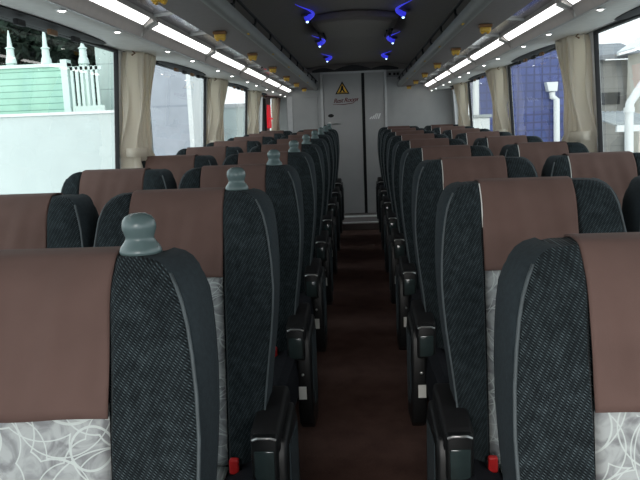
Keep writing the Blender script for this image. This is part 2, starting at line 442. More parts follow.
bpy.data.objects.remove(fo); bpy.data.curves.remove(fc)
b = MB(); b.tube([(-.005,-.001,-.016),(.12,-.001,-.022),(.24,-.001,-.008),(.315,-.001,.05)], [.002,.004,.004,.002], 6); b.build('flourish', M['wine'], t)
c = at(374.8, 116.2, REAR); t = empty('white_sticker', (c.x, REAR-.0155, c.z)); tag(t, 'small white slanted lettering sticker on the narrow fixed door panel', 'sticker')
for (x, w_, hh) in ((-.058,.02,.03),(-.026,.016,.045),(.0,.014,.066),(.022,.014,.066),(.046,.018,.066)):
    b = MB(); b.prism([(x-.012,-.033),(x+w_-.012,-.033),(x+w_+.012,hh-.033),(x+.012,hh-.033)], 'y', -.002, 0); b.build('letter', M['white'], t)

# red plate and short curtain at the emergency exit
c = at(269.8, 115.5, 9.0)
t = empty('emergency_exit_plate', (-wx(c.z), 9.0, c.z)); tag(t, 'tall red plate beside the last window at the emergency exit', 'sign')
b = MB(); b.box((0,-.16,-.16),(.02,.14,.13)); b.build('plate', M['redsign'], t, bevel=.008)
b = MB(); b.box((.02,-.13,-.05),(.045,.11,-.03)); b.build('pull_bar', M['redsign'], t, bevel=.004)
b = MB(); b.box((-wx(1.2)-.0,8.46,.9),(-1.125,8.66,Z0+.36)); struct(b.build('trim_3', M['rubber'], bevel=.004))

# ------------------------------------------------------------------ soffit, racks
def soffit(s):
    z = Z0
    pr = [(.868,z+.395),(.885,z+.384),(.93,z+.382),(1.0,z+.388),(1.08,z+.394),(1.135,z+.398),(1.15,z+.45),(.868,z+.47)]
    b = MB(); b.prism([(s*x, zz) for x, zz in pr], 'y', Y0, 8.8)
    o = struct(b.build('trim_%d' % (4 if s < 0 else 5), M['soffit'], smooth=True))
    b = MB(); b.box((s*.875-.004,Y0,z+.3835),(s*.875+.004,8.75,z+.390)); b.build('bright_bead', M['frame'], o)
    return o
def rack(s):
    t = empty('luggage_rack', (0,0,0))
    tag(t, 'long overhead luggage rack with black rail above the %s seats' % SIDE[s].replace(' side','-side'), 'luggage rack', 'overhead luggage racks')
    z = Z0
    b = MB(); b.prism([(s*x, zz) for x, zz in ((.512,z+.442),(.692,z+.449),(.692,z+.462),(.512,z+.455))], 'y', Y0, 8.79)
    b.build('shelf', M['rack'], t)
    lp = [(.522,z+.441),(.512,z+.4395),(.501,z+.442),(.493,z+.449),(.488,z+.461),(.487,z+.485),(.490,z+.496),(.497,z+.500),(.505,z+.496),(.508,z+.460),(.522,z+.456)]
    b = MB(); b.prism([(s*x, zz) for x, zz in lp], 'y', Y0, 8.79); b.build('edge_moulding', M['lip'], t, smooth=True)
    b = MB(); b.tube([(s*.494,Y0,z+.546),(s*.494,8.78,z+.546)], .007, 8); b.build('rail', M['rubber'], t, smooth=True)
    y = .55; k = 0
    while y < 8.7:
        b = MB(); b.tube([(s*.496,y,z+.494),(s*.490,y+.025,z+.52),(s*.494,y+.05,z+.549)], .006, 6); b.box((s*.497-.009,y-.02,z+.495),(s*.497+.009,y+.03,z+.507))
        b.build('rail_post', M['rubber'], t, smooth=True); y += .6
    b = MB(); b.box((min(s*.690,s*.796),Y0,z+.464),(max(s*.690,s*.796),8.79,z+.474)); b.build('polished_strip', M['gap'], t)
    y = 1.0
    while y < 8.6:  # white bars put in as bright windows mirrored in the polished strip
        b = MB(); b.prism([(.693,y),(.703,y),(.795,y+.05),(.795,y+.06),(.693,y+.018)], 'z', z+.455, z+.4645)
        b.v = [(s*x, yy, zz) for x, yy, zz in b.v]; b.build('reflection_bar', M['white'], t); y += .6
    return t
for s in (-1, 1): soffit(s); rack(s)

# fluorescent fittings along the soffit
def strip_light(s):
    t = empty('strip_light'); z = Z0; L = 1.135
    pr = [(.797,z+.462),(.797,z+.4455),(.8005,z+.4455),(.803,z+.458),(.808,z+.459),(.812,z+.454),(.842,z+.427),(.850,z+.424),(.860,z+.405),(.869,z+.388),(.872,z+.40),(.872,z+.47),(.80,z+.468)]
    b = MB(); b.prism([(s*x, zz) for x, zz in pr], 'y', 0, L); b.build('housing', M['housing'], t, smooth=True, bevel=0)
    df = [(.8105,z+.4545),(.816,z+.447),(.828,z+.436),(.8405,z+.4265),(.845,z+.432),(.815,z+.459)]
    b = MB(); b.prism([(s*x, zz) for x, zz in df], 'y', .045, L-.045); b.build('diffuser', M['tube'], t, smooth=True)
    for y in (.012, L-.012):
        b = MB(); b.box((min(s*.806,s*.846),y-.012,z+.44),(max(s*.806,s*.846),y+.012,z+.458))
        b.v = [(x+(s*.008 if zz > z+.45 else 0)-s*.004, yy, zz-(.02 if abs(x) > .83 else 0)) for x, yy, zz in b.v]
        b.build('end_cap', M['soffit'], t, bevel=.002)
    return t
def reading_light(s):
    t = empty('reading_light')
    b = MB(); b.lathe([(.002,.004),(.017,.004),(.019,-.002),(.016,-.006),(.013,-.003)], 18); b.build('bezel', M['frame'], t, smooth=True)
    b = MB(); b.lathe([(.001,-.009),(.007,-.008),(.011,-.005),(.0125,-.002),(.002,-.002)], 16); b.build('lens', M['bead'], t, smooth='all')
    return t
def amber_lamp(s):
    t = empty('amber_marker')
    b = MB(); b.box((-.025,-.018,-.030),(.025,.018,.0)); b.build('body', M['amber'], t, bevel=.008, seg=3, smooth=True)
    b = MB(); b.box((-.030,-.022,-.008),(.030,.022,.006)); b.build('rim', M['amberd'], t, bevel=.003)
    b = MB(); b.tube([(-.013,-.011,-.029),(-.013,.011,-.029)], .007, 8); b.tube([(.013,-.011,-.029),(.013,.011,-.029)], .007, 8); b.build('lens', M['yellow'], t, smooth=True)
    return t
def dot_lamp():
    t = empty('indicator_button'); b = MB(); b.lathe([(.001,-.004),(.008,-.003),(.010,0),(.010,.004),(.001,.004)], 14); b.build('button', M['amber'], t, smooth='all'); return t
for s in (-1, 1):
    proto = strip_light(s)
    for i in range(7):
        o = proto if i == 0 else copy_tree(proto)
        o.location = (0, .59+1.17*i, 0)
        tag(o, 'lit white fluorescent strip light on the %s, %s of seven from the front' % (SIDE[s], ORD[i]), 'strip light', 'strip lights under the luggage racks')
    proto = reading_light(s); k = 0
    for i in range(6):
        for dd in (0, .5):
            o = proto if k == 0 else copy_tree(proto)
            o.location = (s*.889, 2.18+1.2*i+dd, Z0+.383); 
            tag(o, 'tiny lit reading lamp in the soffit on the %s, %s from the front' % (SIDE[s], ORD[k]), 'reading lamp', 'reading lamps above the windows'); k += 1
    proto = amber_lamp(s)
    for i in range(7 if s < 0 else 6):
        o = proto if i == 0 else copy_tree(proto)
        o.location = (s*.612, (2.28+.985*i) if s < 0 else (3.44+1.03*i), Z0+.4365); o.rotation_euler = (0, 0, 0)
        tag(o, 'amber marker under the luggage rack on the %s, %s from the front' % (SIDE[s], ORD[i]), 'marker', 'amber markers under the luggage racks')
    proto = dot_lamp()
    for i in range(6):
        o = proto if i == 0 else copy_tree(proto)
        o.location = (s*.500, 2.42+.95*i, Z0+.4415); o.rotation_euler = (0, -s*.6, 0)
        tag(o, 'small yellow button on the rack edge on the %s, %s from the front' % (SIDE[s], ORD[i]), 'button', 'yellow buttons on the rack edges')

# blue ceiling lamps and roof hatch
def blue_lamp(s):
    t = empty('blue_ceiling_lamp')
    pts = []; rs = []
    for i in range(13):
        u = i/12
        pts.append((s*(-.05*math.sin(u*PI*1.25)), -.48*u**1.2+.02, -.016+.01*u)); rs.append(.021*(1-u)**1.9+.0018)
    b = MB(); b.tube(pts, rs, 10); b.build('swoosh', M['blue'], t, smooth='all')
    b = MB(); b.lathe([(.001,-.011),(.006,-.010),(.009,-.004),(.006,.003),(.001,.005)], 14); b.v = [(x, y+.03, z-.036) for x, y, z in b.v]
    b.build('bulb', M['bluehot'], t, smooth='all')
    b = MB(); b.lathe([(.001,0),(.04,0),(.042,.004),(.042,.012),(.001,.012)], 20); b.v = [(x, y+.02, z-.008) for x, y, z in b.v]
    b.build('base', M['hatch'], t, smooth=True)
    return t
bl = [( -1,(307.5,20)),(1,(402.5,16.5)),(-1,(320,45.5)),(1,(392.5,42.8)),(-1,(328.8,60)),(1,(386,58.8))]
names = ['nearest', 'middle', 'farthest']
for i, (s, px) in enumerate(bl):
    d = (4.8, 6.28, 7.75)[i//2]
    o = blue_lamp(s)
    o.location = (s*.318, d, ZC-.004)
    tag(o, 'lit blue swoosh ceiling lamp on the %s, %s of its three' % (SIDE[s], names[i//2]), 'ceiling lamp', 'blue ceiling lamps')
t = empty('roof_hatch', (-.005, 5.35, ZC)); tag(t, 'taupe roof hatch with curved front edge set in the ceiling', 'hatch')
pts = []
for i in range(13):
    u = i/12; x = -.30+.60*u; pts.append((x, -.42-.16*math.sin(PI*u)))
pts += [(.28,.45),(-.28,.45)]
b = MB(); b.prism(pts, 'z', -.035, .01); b.build('lid', M['hatch'], t, bevel=.012, smooth=True)
b = MB(); b.prism([(x*.86, y*.86+.02) for x, y in pts], 'z', -.045, -.03); b.build('inner_panel', M['ceil'], t, bevel=.006, smooth=True)
for s in (-1, 1):
    for x in (.235, .275):
        b = MB(); b.box((s*x-.006,.05,-.055),(s*x+.006,.42,-.036)); b.build('hinge', M['rubber'], t, bevel=.003)

# ------------------------------------------------------------------ curtains and their rails
def curtain(s, y, w=.41, tie=.18):
    t = empty('curtain', (0, y, 0))
    ztop, zt, zb = ZT-.005, 1.265, 1.10
    nf = 4.5
    def fn(u, v):
        z = ztop+(zb-ztop)*v
        if z > zt: k = (ztop-z)/(ztop-zt); ww = w+(tie-w)*(k**1.5*(3-2*k)*.75+.25*k)
        else: k = (zt-z)/(zt-zb); ww = tie+(.34-tie)*k**.6
        amp = .044*(ww/w)**.35
        ph = u**1.25*nf*2*PI+v*2.2*math.sin(3*u+1)
        a = amp*math.sin(ph)+.012*math.sin(2.1*ph+2+4*v)+.01*math.sin(9*v+5*u)
        yy = u*ww+.012*math.sin(ph*2+v*3)+.03*math.sin(PI*min(1, max(0,(ztop-z)/(ztop-zt))))*u*(1 if z > zt else 0)
        return (s*(wx(z)-.052+a), yy, z)
    b = MB(); b.grid(fn, 70, 40); b.build('cloth', M['curtain'], t, smooth='all', solid=.004)
    b = MB(); X = wx(zt)-.052
    ring = []
    for (dx, dy) in ((-.048,0),(-.048,tie),(.03,tie+.01),(.03,-.008)): ring.append((s*(X+dx), dy))
    pts = []
    for i in range(20):
        th = 2*PI*i/20
        pts.append((s*(X+.045*math.cos(th)), tie/2+(tie/2+.012)*math.sin(th)))
    lo = [(x, yy, zt-.022) for x, yy in pts]; hi = [(x, yy, zt+.022) for x, yy in pts]
    b.loops([lo, hi], caps=False); b.build('tieback', M['curtain'], t, smooth='all', solid=.004)
    for i in range(4):
        yy = w*(.08+.28*i); b = MB(); b.tube([(s*(wx(ZT)-.05),yy,ZT+.004),(s*(wx(ZT)-.065),yy+.006,ZT-.012),(s*(wx(ZT)-.05),yy,ZT-.022)], .004, 6)
        b.build('hook', M['amberd'], t)
    return t
for s in (-1, 1):
    for i, y in enumerate(POSTS[1:]):
        o = curtain(s, y+(.155 if s > 0 else .03), .41 if i else .31)
        tag(o, 'tied cream curtain hanging at the %s window pillar on the %s' % (['nearest','middle','farthest'][i], SIDE[s]), 'curtain', 'cream curtains')
o = curtain(-1, 9.30, .2, .12); tag(o, 'narrow cream curtain just behind the red plate', 'curtain', 'cream curtains')
def curtain_rail(s, y0, y1):
    t = empty('curtain_rail')
    b = MB()
    rings = []
    for i in range(17):
        u = i/16; y = y0+(y1-y0)*u; h = (.012+.020*math.sin(PI*u)**.5)*(.62 if s < 0 else .5); dx = .02+.05*math.sin(PI*u)**.6
        X = wx(ZT)-.02
        rings.append([(s*(X),y,ZT+.004),(s*(X-dx),y,ZT+.004-.25*h),(s*(X-dx-.006),y,ZT+.002-h*.6),(s*(X-dx*.5),y,ZT-h),(s*X,y,ZT-h*.8)])
    b.loops(rings); b.build('track', M['valance'], t, smooth=True)
    for u in (.2, .37, .55, .7):
        y = y0+(y1-y0)*u
        b = MB(); b.box((s*(wx(ZT)-.07)-.008,y-.03,ZT-.044),(s*(wx(ZT)-.07)+.008,y+.03,ZT-.024)); b.build('runner', M['amberd'] if u in (.2,.55) else M['rubber'], t, bevel=.004)
    return t
for s in (-1, 1):
    for i, (a, c) in enumerate(((1.75, 3.1), (3.95, 5.1), (5.9, 7.05), (7.75, 8.35))):
        o = curtain_rail(s, a, c); tag(o, 'dark bowed curtain rail over the %s window on the %s' % (ORD[i], SIDE[s]), 'curtain rail', 'curtain rails')

# ------------------------------------------------------------------ the seats
LV = [(.44,.205),(.50,.207),(.56,.211),(.62,.216),(.68,.222),(.74,.229),(.80,.236),(.86,.241),(.92,.2445),(.98,.245),(1.03,.243),
      (1.07,.240),(1.10,.236),(1.122,.229),(1.138,.220),(1.149,.209),(1.156,.196),(1.160,.178)]
LEAN = .16
def yc(z): return -(1.16-z)*LEAN
def hw(z):
    for (a, p), (c, q) in zip(LV, LV[1:]):
        if a <= z <= c: return p+(q-p)*(z-a)/(c-a)
    return LV[-1][1] if z > 1 else LV[0][1]
PW = .118
def section(z, h, k1=1.05, k2=.87, off=0.):
    b_ = .034 if z < .92 else .034-.024*min(1, (z-.92)/.16)
    top = max(0, (z-1.09)/.07); yr = .036*top**2.0
    th = .138-.012*max(0, (z-.7)/.46)
    y = yc(z)+yr; back = yc(z)+th-.03*top**2.2
    q = PW
    dl = .006+.016*min(1, max(0, (z-.90)/.22))**1.2
    e = max(h-dl, q+.022)
    half = [(0,y),(q,y),(q+.003,y-.5*b_),(q+.009,y-b_),(e-.010,y-b_-.004),(e,y-b_+.002),
            (e+(h-e)*.6,y-b_*.2+.014),(max(h-.002,e+.003),y+.045),(max(h,e+.005),y+.065),(max(h-.004,e+.002),back-.03),(h-.024,back-.006),(h*.55,back),(0,back+.004)]
    pts = half+[(-x, yy) for x, yy in half[-2:0:-1]]
    out = []
    for x, yy in pts:
        g = 1 if x > 0 else -1; a = abs(x); k = k1 if g > 0 else k2; H = q+(h-q)*k; qq = q+g*off
        out.append((g*(qq+(a-q)*(H-qq)/(h-q)) if a > q else x*qq/q, yy, z))
    return out
SEG_HALF = [2,0,0,0,0,1,1,1,1,1,1,1]
SEG = SEG_HALF+SEG_HALF[::-1]
def seat(s, aisle, knob, velcro):
    """s = +1: aisle on the +x side of the seat; -1: mirrored"""
    t = empty('coach_seat')
    global PW
    PW = .118 if s < 0 else .1245
    off = .018 if s < 0 else -.012
    kk = (1.05 if aisle else .87, (.93 if s > 0 else .87) if aisle else .80, off)
    mx = lambda b_: setattr(b_, 'v', [(s*x, y, z) for x, y, z in b_.v]) or b_
    # backrest
    b = MB(); b.loops([section(z, h, *kk) for z, h in LV], SEG); mx(b).build('backrest', [M['weave'], M['side'], M['weave']], t, smooth=True)
    # piping along both front edges, paler to stand for rim light too
    for ix in (5, 19):
        b = MB(); pts = []
        for z, h in LV[1:15]:
            p = section(z, h, *kk)[ix]; pts.append((p[0]*1.006, p[1]-.001, z))
        b.tube(pts, .0028, 6); mx(b).build('piping', M['piping'], t, smooth='all')
    # pale centre panel
    def fn(u, v):
        x = off-PW+.003+(2*PW-.006)*u; z = .46+.50*v
        e = min(u, 1-u)*2; return (x, yc(z)-.003-.009*min(1, e*3)**.5*min(1,(1-v)*6), z)
    b = MB(); b.grid(fn, 16, 16)
    mx(b).build('centre_panel', M['swirl'], t, smooth='all', solid=.004)
    # brown cover laid over the top
    path = []
    zb = .947
    fy = lambda z: yc(z)+.036*max(0, (z-1.09)/.07)**2
    by = lambda z: yc(z)+.142-.012*max(0, (z-.7)/.46)-.03*max(0, (z-1.09)/.07)**2.2
    for i in range(19): z = zb+(1.158-zb)*i/18; path.append((fy(z)-.022+.017*min(1, i/13), z))
    ya, yb = fy(1.16), by(1.16)
    for i in range(0, 7): u = i/6; path.append((ya+(yb-ya)*u, 1.1625+.003*math.sin(PI*u)))
    for i in range(0, 9): z = 1.156-.18*i/8; path.append((by(z)+.006, z))
    n = len(path)-1
    def fc_(u, v):
        i = v*n; k = min(n-1, int(i)); f = i-k
        y = path[k][0]+(path[k+1][0]-path[k][0])*f; z = path[k][1]+(path[k+1][1]-path[k][1])*f
        x = off+PW*(2*u-1)+.001
        wr = .0055*math.sin(x*48+z*9+1.3+2*math.sin(z*14))*max(0, 1-v*1.4)*min(1,v*6)+.0028*math.sin(x*120+2-z*22)*max(0, 1-v*1.5)*min(1,v*6)
        sag = .008*math.sin(PI*u*1.0) if v < .02 else 0
        return (x, y-wr*.9, z-sag*.4+.0015*math.sin(9*u+1)*max(0, .1-v)*10)
    b = MB(); b.grid(fc_, 40, n); mx(b).build('headrest_cover', M['cover'], t, smooth='all', solid=.003)
    if velcro:
        b = MB(); pts = [(off+PW+.001, p[0]-.001, p[1]) for p in path[9:19]]
        mx(b.tube(pts, .0016, 6)); b.build('fastening_strip', M['label'], t)
    # cushion
    def cs(y):
        f = (y+.56)/.46
        fr = min(1, max(0, (y+.585)/.09)); r = math.sin(fr*PI/2)**.7 if fr > 0 else .0
        top = .455+.02*(1-f); dz = .055*(1-r)
        w = .224-.02*(1-r)
        return [(-w,.34+dz*.6),(-w-.006,.40),(-w+.004,top+.022-dz),(-w+.03,top+.034-dz),(-w+.07,top+.02-dz),(-.12,top-dz),(.12,top-dz),(w-.07,top+.02-dz),(w-.03,top+.034-dz),(w-.004,top+.022-dz),(w+.006,.40),(w,.34+dz*.6)]
    rings = []
    for y in (-.582,-.575,-.56,-.54,-.515,-.49,-.4,-.3,-.2,-.12):
        rings.append([(x, y, z) for x, z in cs(y)])
    b = MB(); b.loops(rings); b.build('cushion', M['cush'], t, smooth=True)
    b = MB(); b.grid(lambda u, v: (-.115+.23*u, -.53+.4*v, .459+.02*(1-(v*.4+.03)/.46)+.006*math.sin(PI*u)), 8, 8); b.build('cushion_panel', M['swirl'], t, smooth='all', solid=.004)
    # base and legs
    b = MB(); b.box((-.21,-.52,.27),(.21,-.06,.345)); b.box((-.2,-.06,.27),(.2,.08,.44)); b.build('seat_frame', M['black'], t, bevel=.012)
    for lx in (-.16, .16):
        b = MB(); b.prism([(-.30,.02),(-.14,.02),(-.10,.275),(-.36,.275)], 'x', lx-.018, lx+.018); b.box((lx-.03,-.34,0),(lx+.03,-.10,.02))
        mx(b).build('leg', M['black'], t, bevel=.004)
    # belt buckle
    k = empty('belt_buckle'); k.parent = t
    b = MB(); b.tube([(.142,-.10,.42),(.140,-.13,.45),(.138,-.155,.472)], .009, 8); b.box((.123,-.176,.462),(.153,-.15,.497)); mx(b).build('stalk', M['black'], k, bevel=.004)
    b = MB(); b.box((.126,-.184,.467),(.150,-.166,.508)); mx(b).build('release_button', M['red'], k, bevel=.005)
    if aisle:
        # side panel facing the aisle
        b = MB(); b.prism([(-.20,.57),(-.222,.52),(-.222,.28),(-.20,.215),(-.15,.18),(.03,.16),(.07,.30),(.06,.52),(0,.585)], 'x', .236, .290)
        mx(b).build('side_panel', M['black'], t, bevel=.010, seg=3, smooth=True)
        b = MB(); b.prism([(-.17,.54),(-.19,.33),(-.12,.26),(.0,.24),(.02,.52)], 'x', .288, .293); mx(b).build('side_inlay', M['side'], t, bevel=.002)
        b = MB(); b.box((.240,-.2245,.322),(.268,-.2215,.370)); mx(b).build('sticker', M['label'], t)
        b = MB(); b.lathe([(.001,0),(.006,0),(.004,.004),(.001,.005)], 10); b.v = [(x+.256, -.222-z, y+.415) for x, y, z in b.v]; mx(b).build('screw', M['steel'], t)
        for ch in t.children:
            if ch.name.split('.')[0] in ('side_panel','side_inlay','sticker','screw'): ch.location.x = -.012*s
        a = empty('armrest', (-.012*s,0,0)); a.parent = t
        b = MB(); b.prism([(-.225,.55),(-.23,.590),(-.21,.602),(-.1,.615),(.02,.625),(.05,.60),(.05,.55),(-.02,.535),(-.18,.50)], 'x', .202, .274)
        mx(b).build('pad', M['padtop'], a, bevel=.012, seg=3, smooth=True)
        b = MB(); b.box((.206,-.244,.475),(.270,-.205,.594)); mx(b).build('ashtray', M['black'], a, bevel=.007, seg=3, smooth=True)
        b = MB(); b.box((.214,-.249,.485),(.262,-.242,.560)); mx(b).build('ashtray_lid', M['gloss'], a, bevel=.003, smooth=True)
        b = MB(); b.tube([(.210,-.242,.586),(.222,-.246,.592),(.255,-.246,.592),(.267,-.242,.586)], .0035, 8); mx(b).build('front_bead', M['steel'], a, smooth=True)
    else:
        a = empty('armrest'); a.parent = t
        b = MB(); b.prism([(-.23,.55),(-.23,.585),(0,.60),(.03,.58),(.03,.55)], 'x', -.232, -.205); mx(b).build('pad', M['padtop'], a, bevel=.008, smooth=True)
    if knob:
        b = MB()
        b.lathe([(.002,0),(.031,0),(.0315,.004),(.029,.010),(.0245,.016),(.0215,.021),(.0212,.025),(.023,.030),(.0250,.036),(.0254,.042),(.0238,.049),(.0195,.055),(.012,.059),(.002,.0605)], 28, 0, (.143,yc(1.15)+.056,1.161))
        mx(b).build('grab_knob', M['knob'], t, smooth='all')
    return t
PITCH, D1 = .84, .961
protos = {}
for s in (-1, 1):
    for i in range(9):
        for aisle in (True, False):
            if i == 0 and not aisle: continue
            key = (s, aisle)
            if key not in protos:
                o = protos[key] = seat(-s, aisle, s < 0 and aisle, s > 0)
            else: o = copy_tree(protos[key])
            y = D1+PITCH*i
            x = {(-1,True):-.465,(-1,False):-.935,(1,True):.451,(1,False):.918}[(s,aisle)]
            o.location = (x, y, fl(y))
            if i == 0 and s > 0: front_seat = o
            lab = '%s row %s seat%s on the %s' % (ORD[i], 'aisle' if aisle else 'window', ' with slate grab knob' if (s < 0 and aisle) else ' with brown headrest cover', SIDE[s])
            tag(o, lab, 'seat', 'coach seats with brown headrest covers')

for ch in list(front_seat.children):          # the nearest seat shows no pale strip
    if ch.name.startswith('fastening_strip'): bpy.data.objects.remove(ch)

# ------------------------------------------------------------------ outside
GZ = -1.25
b = MB(); b.box((-60,-40,GZ-.2),(60,80,GZ)); o = b.build('ground', M['asphalt']); o['kind'] = 'structure'
# left: white wall, mint boarded fence with pickets, conifers behind
def pl(a, c, w=.2):
    """wall between two points seen on the ground plan"""
    pass
D = 12.0
xa, xb = at(-150,118,D).x, at(150,118,D).x
zt = at(50,115.5,D).z
t = empty('yard_wall', (0,D,GZ)); tag(t, 'long white rendered wall outside the nearest window below the mint fence', 'wall')
b = MB(); b.box((xa,0,0),(xb,.25,zt-GZ)); b.build('body', M['whitewall'], t)
b = MB(); b.box((xa,-.04,zt-GZ),(xb,.29,zt-GZ+.05)); b.build('coping', M['whitep'], t)
D = 12.8
t = empty('weatherboard_fence', (0,D,0)); tag(t, 'mint green horizontal board fence above the white wall', 'fence')
z1 = at(30,68,D).z; xr = at(64,80,D).x
b = MB(); b.box((xa*1.06,0,GZ),(xr,.12,z1)); b.build('boards', M['mint'], t)
b = MB(); b.box((xr-.02,-.06,GZ),(xr+.10,.14,z1+.12)); b.build('end_post', M['mintp'], t)
b = MB(); b.box((xa*1.06,-.05,z1),(xr+.1,.16,z1+.06)); b.build('top_rail', M['mintp'], t)
t = empty('picket_railing', (0,D,0)); tag(t, 'pale mint picket railing at the end of the board fence', 'railing')
xs = [at(p,80,D).x for p in (72,77,82,87,92,97)]
b = MB(); b.box((xr+.12,0,GZ),(xs[-1]+.1,.06,at(80,106,D).z)); b.build('bottom_rail', M['mintp'], t)
b = MB(); b.box((xr+.12,0,at(80,70,D).z),(xs[-1]+.1,.05,at(80,66.5,D).z)); b.build('top_rail', M['mintp'], t)
for x in xs:
    b = MB(); b.box((x-.025,0,at(80,106,D).z),(x+.025,.04,at(80,66,D).z)); b.build('picket', M['mintp'], t)
for k, (px, ptop) in enumerate(((4,28),(40,24),(78,36))):
    p = at(px, 68, D); q = at(px-2, ptop, D); h_ = q.z-p.z
    t = empty('finial_post', (p.x, D+.30, GZ)); tag(t, 'tall pale pointed finial post above the mint fence, %s from the bus front' % ORD[k], 'post', 'pointed posts above the fence')
    zz = p.z-GZ
    b = MB(); b.box((-.07,-.07,0),(.07,.07,zz+.08)); b.build('pier', M['mintp'], t)
    b = MB(); b.lathe([(.075,zz+.08),(.10,zz+.10),(.085,zz+.2),(.07,zz+.22),(.065,zz+.36),(.09,zz+.38),(.045,zz+.41),(.03,zz+h_*.8),(.008,zz+h_)], 12); b.build('finial', M['mintp'], t, smooth=True)
def tree(x, y, h, r, label, seed):
    rnd = random.Random(seed)
    t = empty('conifer', (x, y, GZ)); tag(t, label, 'tree', 'dark conifers behind the mint fence')
    b = MB(); b.tube([(0,0,0),(0,0,h*.6)], [.16,.08], 8); b.build('trunk', M['amberd'], t)
    b = MB()
    for i in range(4200):
        u = rnd.random()**.8; z = h*(.12+.88*u); rr = r*(1-u*.85)*(.55+.5*rnd.random()); a = rnd.random()*2*PI
        c = Vector((rr*math.cos(a), rr*math.sin(a), z)); sz = .17*(.6+rnd.random())
        d1 = Vector((rnd.gauss(0,1), rnd.gauss(0,1), rnd.gauss(0,.6))).normalized()*sz; d2 = Vector((rnd.gauss(0,1), rnd.gauss(0,1), rnd.gauss(0,1))).normalized()*sz*.5
        b.add([c-d1, c+d2, c+d1, c-d2], [(0,1,2,3)])
    b.build('foliage', M['conifer'], t, keep=True)
    return t
for k, (px, hh, r) in enumerate(((-45,7.4,1.25),(-8,9.6,1.3),(22,7.6,1.25),(46,9.4,1.25),(66,7.5,1.1),(88,9.2,1.2))):
    p = at(px, 60, 15.5+3.4*(k%2)); tree(p.x, p.y, hh, r, 'dark conifer behind the mint fence, %s from the bus front' % ORD[k], 11+k)
D = 14.2
a, c = at(99,100,D), at(128,100,D)
t = empty('garden_shed', (a.x,D,GZ)); tag(t, 'pale grey-green boarded shed behind the white wall beside the picket railing', 'shed')
zs = at(110,38,D).z-GZ
b = MB(); b.box((0,0,0),(c.x-a.x,1.2,zs)); b.build('walls', M['shed'], t)
b = MB(); b.prism([(-.1,zs),(c.x-a.x+.1,zs),(c.x-a.x+.1,zs+.08),((c.x-a.x)/2,zs+.4),(-.1,zs+.08)], 'y', -.12, 1.3); b.build('roof', M['slate'], t)
# lilac grey building and pale fence further back
D = 11.2
a, c = at(150,100,D), at(189,100,D)
t = empty('clad_building', (0,D,GZ)); tag(t, 'lilac grey clad building seen through the second window beside the white strip', 'building')
b = MB(); b.box((a.x,0,0),(c.x,2.5,9.0)); b.build('body', M['lilac'], t)
b = MB(); b.box((c.x-.02,-.03,0),(c.x+.05,2.5,9.0)); b.build('corner_trim', M['whitep'], t)
D = 15.
a, c = at(192,110,D), at(262,110,D)
t = empty('pale_fence', (0,D,GZ)); tag(t, 'low pale grey wall under open sky outside the third window', 'fence')
b = MB(); b.box((a.x,0,0),(c.x,.2,at(225,108,D).z-GZ)); b.build('panel', M['whitewall'], t)
b = MB(); b.box((a.x,-.03,at(225,108,D).z-GZ),(c.x,.23,at(225,108,D).z-GZ+.08)); b.build('cap_rail', M['pillar'], t)
# right: blue tiled building, grey house, pipes, carport, car
D = 13.0
a, c = at(478,100,D), at(581,100,D)
t = empty('tiled_building', (a.x,D,GZ)); tag(t, 'blue tiled building outside the middle window with white downpipe', 'building')
b = MB(); b.box((0,0,0),(c.x-a.x,1.0,8.5)); b.build('body', M['blueb'], t)
b = MB(); b.box((-.05,-.05,8.5),(c.x-a.x+.05,1.05,8.65)); b.build('parapet', M['whitep'], t)
def px3(px, py, d=D-.12): return at(px, py, d)
t = empty('downpipe', (px3(556,140).x,D,GZ)); tag(t, 'white drainpipe with square hopper head on the blue tiled wall', 'drainpipe')
o0 = t.location
q = [px3(552,92), px3(552.5,97), px3(556.5,99.5), px3(556.8,146)]
b = MB(); b.tube([p-o0 for p in q]+[Vector((q[-1].x-o0.x, -.12, 0))], .055, 10); b.build('pipe', M['whitep'], t, smooth=True)
p = px3(550.8,91.5)-o0; b = MB(); b.prism([(p.x-.06,p.z),(p.x+.09,p.z),(p.x+.10,p.z+.16),(p.x-.10,p.z+.16)], 'y', -.22, -.02); b.build('hopper', M['whitep'], t, bevel=.008)
t = empty('downpipe', (at(476,110,D-.5).x,D-.5,GZ)); tag(t, 'white vertical pipe in the far window just before the blue building', 'drainpipe')
b = MB(); b.tube([(0,0,0),(0,0,at(476,68,D-.5).z-GZ)], .055, 10); b.build('pipe', M['whitep'], t, smooth=True)
b = MB(); b.lathe([(.055,0),(.085,.02),(.085,.12),(.055,.14)], 12, 0, (0,0,2.2)); b.build('collar', M['whitep'], t)
D = 11.9; a, c = at(470,118,D), at(490,118,D)
t = empty('utility_cabinet', (a.x,D,GZ)); tag(t, 'pale utility cabinet at the foot of the white pipe in the far window', 'cabinet')
b = MB(); b.box((0,0,0),(c.x-a.x,.4,a.z-GZ)); b.build('body', M['whitep'], t, bevel=.02)
b = MB(); b.box((-.03,-.03,a.z-GZ),(c.x-a.x+.03,.43,a.z-GZ+.05)); b.build('lid', M['carport'], t)
